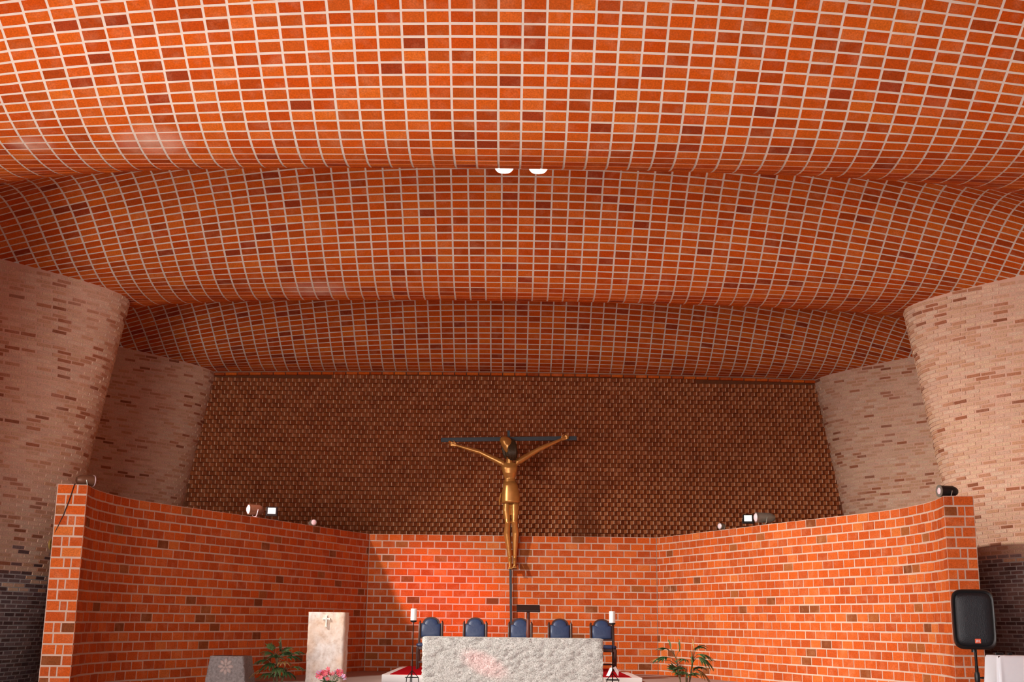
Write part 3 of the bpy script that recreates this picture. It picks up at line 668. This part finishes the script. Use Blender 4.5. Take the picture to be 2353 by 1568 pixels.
ring_loft(MB(), [cab_ring(-.165, .196, .292), cab_ring(-.182, .188, .284), cab_ring(-.192, .16, .25), cab_ring(-.196, .1, .16)]).build('grille', M_GRILLE, sp, True, 50)
MB().box((.02, -.193, .095), (.062, .012, .05), bev=.004).build('badge', plain('orange_badge', lin(236, 92, 50), 0.5, 0, 0.1), sp)
m = MB(); m.tube([(.004, -.201, .108), (.004, -.201, .084), (-.004, -.201, .082)], .0028, 6); m.tube([(.014, -.201, .083), (.014, -.201, .108), (.024, -.201, .103), (.015, -.201, .096), (.025, -.201, .089), (.014, -.201, .083)], .0028, 6); m.tube([(.033, -.201, .108), (.033, -.201, .083), (.043, -.201, .083)], .0028, 6); m.build('badge_lettering', M_PAPER, sp)
MB().tube([(.19, .02, .24), (.245, .03, .26), (.25, .03, .33), (.245, .03, .4), (.19, .02, .42)], .014, 8).build('handle', M_BLACK, sp, True)
MB().lathe([(.03, -.03), (.03, .02), (.05, .03)], n=16).build('pole_socket', M_BLACK, sp, True)
# white draped side table with a black box on it
tb = empty('draped_table', (5.33, 13.5, .46), R(4), 'small side table under a white cloth by the loudspeaker', 'table')
for sx in (-1, 1):
    for sy in (-1, 1): MB().box((sx*.14, sy*.12, .4), (.03, .03, .8), bev=.003).build('leg', M_WOOD, tb)
MB().box((0, 0, .81), (.36, .32, .025), bev=.004).build('tabletop', M_WOOD, tb)
m = MB(); bm = m.bm; rws = []
for z, sx, sy, fold in ((.829, .172, .15, 0), (.826, .185, .165, 0), (.80, .195, .175, .002), (.6, .205, .185, .008), (.4, .22, .195, .014), (.25, .235, .205, .02)):
    r_ = []
    for k in range(72):
        a = 2*math.pi*k/72; f = 1+fold/.2*math.sin(9*a+z*3)
        r_.append(bm.verts.new((math.copysign(abs(math.cos(a))**.25, math.cos(a))*sx*f, math.copysign(abs(math.sin(a))**.25, math.sin(a))*sy*f, z)))
    rws.append(r_)
for a, b in zip(rws, rws[1:]):
    for k in range(72): bm.faces.new((a[k], a[(k+1) % 72], b[(k+1) % 72], b[k]))
bm.faces.new(rws[0])
tc = m.build('white_tablecloth', plain('white_cloth', lin(238, 246, 255), 0.85, 0, 0.02, 30), None, True, 60); tc.location = (5.33, 13.5, .46); tc.rotation_euler = (0, 0, R(4))
tag(tc, 'white cloth draped over the small side table at the right edge', 'tablecloth')
for dx, wd, lb in ((-.045, .09, 'wider black box on the white side table'), (.07, .05, 'narrower black box on the white side table')):
    rt = empty('black_box', (5.27+dx, 13.5, 1.2895), 0, lb, 'box')
    MB().box((0, 0, .014), (wd, .08, .027), bev=.004).build('case', M_BLACK, rt); MB().box((0, -.041, .014), (wd*.6, .004, .012)).build('slot', M_IRON, rt)
# ------------------------------------------------------------------ fittings on top of the presbytery wall
M_LED = plain('led_panel', lin(225, 238, 232), 0.3, 0, 0.02, 20, 0, 0.5, (0.9, 1.0, 0.95, 1), 0.55)
M_GALV = plain('galvanised_tin', lin(150, 148, 138), 0.4, 0.6, 0.15, 20)
M_WHITEMETAL = plain('white_enamel', lin(238, 214, 220), 0.35, 0, 0.04, 20)
M_LENS = plain('lit_lens', lin(250, 225, 232), 0.3, 0, 0.02, 20, 0, 0.5, (1, 0.84, 0.9, 1), 0.8)
M_RUST = plain('brown_tin', lin(124, 84, 62), 0.5, 0.3, 0.2, 20)
def wing_top(side, s, off=.16):
    p, t = wing_at(s); n = Vector((t.y, -t.x)); return Vector((side*(p.x+n.x*off), p.y+n.y*off, ZT))
def can_lamp(name, loc, aim, ln, rad, mat, label, ring=None, legs=M_GALV, lift=.13, lens=None):
    """cylindrical can on two stays, pointing along aim (world xy angle, tilt)"""
    rt = empty(name, loc, aim, label, 'spotlight', 'lamps on the presbytery wall')
    Mx = Matrix.Translation((0, 0, lift)) @ Matrix.Rotation(R(90), 4, 'Y')
    MB().lathe([(rad*.55, -ln*.62), (rad*.8, -ln*.5), (rad, -ln*.3), (rad, ln*.45), (rad*1.06, ln*.46), (rad*1.06, ln*.5), (rad*.94, ln*.5), (rad*.9, ln*.3), (rad*.3, ln*.2)], M=Mx, n=28).build('can', mat, rt, True, 40)
    if ring: MB().lathe([(rad*1.0, ln*.5), (rad*1.1, ln*.5), (rad*1.1, ln*.56), (rad*1.0, ln*.56)], M=Mx, n=28).build('rim', ring, rt, True)
    MB().lathe([(rad*.9, ln*.42), (rad*.86, ln*.5), (rad*.5, ln*.58), (rad*.02, ln*.6)], M=Mx, n=24).build('lens', lens or M_WHITEMETAL, rt, True)
    for sy in (-1, 1): MB().tube([(-.02, sy*(rad+.012), lift), (0, sy*(rad+.012), .03), (0, sy*(rad*.4), .006)], .007, 6).build('bracket', legs, rt, True)
    MB().box((0, 0, .006), (.06, rad*1.2, .01)).build('base_plate', legs, rt); return rt
def led_lamp(loc, rz, label):
    rt = empty('led_floodlight', loc, rz, label, 'floodlight', 'lamps on the presbytery wall')
    Rm = Matrix.Rotation(R(-25), 3, 'X')
    MB().box((0, 0, .15), (.19, .05, .17), rot=Rm, bev=.006).build('housing', M_BLACK, rt)
    MB().box(Vector((0, 0, .15))+Rm @ Vector((0, -.027, 0)), (.135, .008, .12), rot=Rm, bev=.002).build('led_window', M_LED, rt)
    MB().tube([(-.1, 0, .15), (-.1, .02, .01), (.1, .02, .01), (.1, 0, .15)], .007, 6).build('bracket', M_BLACK, rt); return rt
def near_s(y):
    return float(np.interp(y, [p.y for p in WC], WS))
# left wing
can_lamp('spotlight', wing_top(-1, near_s(16.3), .12), R(40), .2, .07, M_RUST, 'brown tin spotlight with a bright rim on the left pillar', M_WHITEMETAL, lift=.1)
can_lamp('spotlight', wing_top(-1, near_s(20.75), .1), R(212), .24, .085, M_RUST, 'brown can spotlight with a bright white lens on the left wing', legs=M_WHITEMETAL, lens=M_LENS)
led_lamp(wing_top(-1, near_s(21.3), .13), R(8), 'black floodlight with a lit white panel on the left wing')
can_lamp('spotlight', wing_top(-1, near_s(22.6), .13), R(-60), .12, .055, M_GALV, 'small pale tin spotlight on the left wing near the middle wall', lift=.07)
# right wing
can_lamp('spotlight', wing_top(1, near_s(22.35), .13), R(215), .11, .055, M_GALV, 'small pale tin spotlight on the right wing near the middle wall', lift=.08)
led_lamp(wing_top(1, near_s(21.55), .14), R(-10), 'black floodlight with a lit white panel on the right wing')
can_lamp('spotlight', wing_top(1, near_s(21.0), .1), R(188), .3, .085, M_GALV, 'large galvanised can spotlight on the right wing beside the floodlight', lift=.13)
can_lamp('spotlight', wing_top(1, near_s(16.25), .14), R(190), .22, .075, M_BLACK, 'black can spotlight on the right pillar', M_GALV, lift=.1)
# cable down the left pillar
tag(MB().tube([(-5.74, 15.86, 3.252), (-5.74, 15.80, 3.25), (-5.77, 15.79, 3.1), (-5.84, 15.79, 2.85), (-5.93, 15.79, 2.62)], .006, 6).build('cable', M_DARK, None, True), 'thin dark cable hanging down the face of the left pillar', 'cable')
bl = empty('wall_bell', (-6.0, 15.98, 2.48), 0, 'small brass bell on the outer side of the left pillar', 'bell')
Mx = Matrix.Rotation(R(-90), 4, 'Y')
M_BRASS = plain('dull_brass', lin(190, 160, 90), 0.4, 0.6, 0.15, 20)
MB().lathe([(.02, 0), (.02, .02), (.075, .025), (.07, .045), (.04, .06), (.005, .066)], M=Mx, n=24).build('gong', M_BRASS, bl, True)
MB().lathe([(.03, -.005), (.03, .008)], M=Mx, n=16).build('mount', M_BLACK, bl, True)
# ------------------------------------------------------------------ ceiling lamps
M_GLOBE = plain('lit_opal_glass', lin(255, 250, 245), 0.3, 0, 0.01, 20, 0, 0.5, (1, 0.95, 0.92, 1), 3.0)
for x, lb in ((-.20, 'left one of two white round lamps under the vault'), (.24, 'right one of two white round lamps under the vault')):
    yy = 14.75; zt = vault_z(x, yy)
    rt = empty('ceiling_lamp', (x, yy, zt-.005), 0, lb, 'lamp', 'round lamps under the vault')
    zb = -(zt-7.235)   # how far the bowl hangs below its rose
    MB().lathe([(.05, 0), (.055, -.02), (.03, -.03)], n=24).build('ceiling_rose', M_WHITEMETAL, rt, True)
    MB().tube([(0, 0, -.02), (0, 0, zb+.12)], .01, 8).build('stem', M_WHITEMETAL, rt, True)
    MB().lathe([(.03, zb+.12), (.115, zb+.11), (.122, zb+.08), (.116, zb+.045), (.095, zb+.018), (.05, zb+.004), (.005, zb)], n=32).build('glass_bowl', M_GLOBE, rt, True)
# ------------------------------------------------------------------ plants and flowers
def leaf_mat(name, a, b_): 
    m, nt, b = new_mat(name); N = nt.nodes; L = nt.links
    oi = N.new('ShaderNodeObjectInfo'); mx = N.new('ShaderNodeMix'); mx.data_type = 'RGBA'; L.new(oi.outputs['Random'], mx.inputs[0]); mx.inputs[6].default_value = a; mx.inputs[7].default_value = b_
    L.new(mx.outputs[2], b.inputs['Base Color']); b.inputs['Roughness'].default_value = 0.4; return m
M_LEAF = leaf_mat('palm_leaf', lin(38, 74, 38), lin(92, 116, 70)); M_DRY = leaf_mat('dry_palm_leaf', lin(150, 110, 60), lin(186, 160, 110)); M_STEM = plain('fibrous_stem', lin(104, 84, 56), 0.8, 0, 0.25, 40)
M_CLAY = plain('terracotta', lin(150, 84, 56), 0.8, 0, 0.12, 20)
def fan(parent, base, direc, size, n, spread, mat, droop=.35):
    d = Vector(direc).normalized(); a = Vector((0, 0, 1)) if abs(d.z) < .9 else Vector((1, 0, 0)); side = d.cross(a).normalized(); up = side.cross(d).normalized()
    m = MB(); bm = m.bm
    for k in range(n):
        f = (k/(n-1)-.5) if n > 1 else 0; ang = f*spread; L_ = size*(1-.35*abs(f)*2)*random.uniform(.85, 1.08)
        ld = (d*math.cos(ang)+side*math.sin(ang)).normalized(); lw = size*.12; ls = ld.cross(up).normalized(); prev = None
        for j in range(5):
            t = j/4; p = Vector(base)+ld*L_*t+up*(.05*size*math.sin(math.pi*t))-Vector((0, 0, 1))*droop*L_*t*t
            w = lw*(.35+1.3*t if t < .5 else 1.0-1.55*(t-.5)*1.2) ; w = max(w, .002)
            row = [bm.verts.new(p-ls*w+up*.004), bm.verts.new(p-up*.003), bm.verts.new(p+ls*w+up*.004)]
            if prev:
                bm.faces.new((prev[0], prev[1], row[1], row[0])); bm.faces.new((prev[1], prev[2], row[2], row[1]))
            prev = row
    o = m.build('leaf', mat, parent, True, 180); sd = o.modifiers.new('thick', 'SOLIDIFY'); sd.thickness = .002; return o
def palm(loc, label, fans, seed, potr=.13):
    # fans: (x, y, z of the fan's foot, azimuth, elevation, size, leaflets, spread, dry)
    random.seed(seed); rt = empty('potted_palm', loc, 0, label, 'plant', 'potted palms in the presbytery')
    MB().lathe([(potr*.7, 0), (potr, .17), (potr*1.08, .17), (potr*1.08, .2), (potr*.95, .2), (potr*.9, .18), (.01, .18)], n=28).build('pot', M_CLAY, rt, True)
    canes = []
    for k in range(5):
        a = 2*math.pi*k/5+seed; b0 = Vector((.05*math.cos(a), .05*math.sin(a), .17)); tp = Vector((.13*math.cos(a), .1*math.sin(a), (.62, .5, .56, .42, .48)[k]))
        MB().tube([b0, b0.lerp(tp, .5)+Vector((.01, 0, .02)), tp], [.013, .011, .008], 8).build('stem', M_STEM, rt, True); canes.append((b0, tp))
    for (x, y, z, az, el, sz, nn, sprd, dry) in fans:
        pe = Vector((x, y, z)); best = min(canes, key=lambda c: (c[0].lerp(c[1], min(1, max(.15, (z-.2)/.5)))-pe).length); q = best[0].lerp(best[1], min(1, max(.15, (z-.25)/(best[1].z-.17))))
        dr = Vector((math.cos(R(az))*math.cos(R(el)), math.sin(R(az))*math.cos(R(el)), math.sin(R(el))))
        MB().tube([q, q.lerp(pe, .5)+Vector((0, 0, .03)), pe], [.006, .005, .004], 6).build('leaf_stalk', M_STEM, rt, True)
        fan(rt, pe, dr, sz, nn, R(sprd), M_DRY if dry else M_LEAF, .2 if el > 45 else .45)
    random.seed(seed+99)
palm((-3.41, 18.3, .46), 'dark leafy palm in a pot beside the low carved stone', [
    (.0, -.02, .66, 95, 78, .26, 7, 130, 0), (.05, .0, .64, 40, 45, .26, 7, 100, 0), (.18, -.03, .6, 5, 32, .28, 6, 70, 0), (.14, -.05, .56, 340, 18, .28, 6, 80, 0), (-.1, 0, .6, 165, 30, .24, 7, 110, 0),
    (-.16, -.04, .52, 190, 8, .24, 7, 110, 0), (-.02, -.1, .56, 265, 35, .22, 7, 130, 0), (.08, -.1, .5, 300, 10, .22, 6, 110, 1), (-.08, -.1, .48, 235, -5, .24, 6, 110, 0), (.2, -.06, .42, 350, 15, .26, 5, 60, 0),
    (-.18, -.05, .4, 185, -8, .24, 5, 80, 1), (.02, -.1, .42, 275, -15, .22, 6, 120, 0), (.12, -.1, .36, 320, -5, .22, 6, 110, 0), (-.1, -.1, .34, 220, 0, .22, 6, 110, 0), (.06, .1, .58, 80, 40, .24, 7, 120, 0), (0, -.12, .3, 280, 25, .2, 7, 130, 0), (-.12, .02, .66, 130, 60, .2, 6, 90, 0)], 21)
palm((2.5, 18.3, .46), 'leafy green palm in a pot in front of the bright right wing', [
    (-0.07, -.04, 0.72, 95, 85, .24, 6, 34, 0), (-0.22, -.02, 0.74, 165, 25, .22, 6, 60, 0), (-0.19, 0, 0.76, 110, 65, .2, 4, 40, 0), (0.17, -.02, 0.74, 25, 38, .3, 6, 60, 0), (0.14, -.02, 0.76, 100, 75, .2, 5, 60, 1),
    (0.19, -.05, 0.68, 345, 5, .3, 7, 90, 0), (0.22, -.05, 0.64, 320, -20, .26, 6, 80, 0), (-0.27, -.04, 0.64, 200, 0, .2, 7, 130, 0), (-0.31, 0, 0.60, 185, 15, .2, 6, 100, 1), (0.00, -.08, 0.60, 230, 20, .2, 6, 120, 0), (0.10, -.06, 0.48, 90, 85, .3, 5, 40, 0),
    (0.14, -.05, 0.46, 30, 30, .3, 5, 60, 0), (0.03, -.08, 0.46, 160, 30, .28, 6, 70, 0), (0.19, -.06, 0.46, 330, -25, .24, 6, 80, 1), (-0.10, -.08, 0.40, 170, 45, .2, 7, 120, 0), (-0.03, -.1, 0.40, 250, 40, .2, 7, 130, 0), (0.07, -.1, 0.38, 310, 35, .22, 7, 120, 0), (-0.14, 0, 0.44, 120, 50, .2, 6, 100, 0)], 35)
# pink flowers before the ambo
M_PETAL = leaf_mat('pink_petal', lin(236, 60, 96), lin(250, 150, 170)); M_PALE = leaf_mat('pale_petal', lin(240, 214, 230), lin(190, 140, 210)); M_POLLEN = plain('yellow_flower_centre', lin(236, 190, 90), 0.7)
fp = empty('flower_pot', (-2.66, 18.25, .46), 0, 'pot of small pink flowers at the foot of the tall ambo', 'flowers')
MB().lathe([(.09, 0), (.12, .18), (.13, .18), (.13, .2), (.11, .2), (.105, .185), (.01, .185)], n=24).build('pot', M_CLAY, fp, True)
random.seed(5)
for k in range(34):
    a = random.uniform(0, 2*math.pi); r_ = .24*math.sqrt(random.random()); h = .33+random.uniform(-.05, .06)+(.05 if r_ < .1 else 0)
    tip = Vector((r_*math.cos(a), r_*math.sin(a)*.7, h)); MB().tube([(tip.x*.25, tip.y*.25, .18), tip*.6+Vector((0, 0, .1)), tip], .003, 5).build('stem', M_LEAF, fp)
    m = MB(); nrm = (Vector((0, -1.2, .5))+Vector((random.uniform(-.8, .8), random.uniform(-.3, .3), random.uniform(-.4, .4)))).normalized(); u = nrm.cross(Vector((0, 0, 1))).normalized(); v = nrm.cross(u)
    for q in range(5):
        b_ = 2*math.pi*q/5; rad = u*math.cos(b_)+v*math.sin(b_); tn = -u*math.sin(b_)+v*math.cos(b_); c = tip+rad*.017
        m.loft([(c-nrm*.002, .017, .011, rad, tn), (c+nrm*.004+rad*.003, .014, .009, rad, tn)], 8)
    fl = m.build('blossom', M_PALE if k % 6 == 0 else M_PETAL, fp, True)
    MB().lathe([(.006, -.002), (.006, .004), (.002, .007)], M=Matrix.Translation(tip) @ nrm.to_track_quat('Z', 'Y').to_matrix().to_4x4(), n=8).build('flower_centre', M_POLLEN, fl)
for k in range(14):
    a = random.uniform(0, 2*math.pi); fan(fp, (.05*math.cos(a), .05*math.sin(a), .2), (math.cos(a), math.sin(a), 1.0), .12, 3, R(90), M_LEAF, .3)
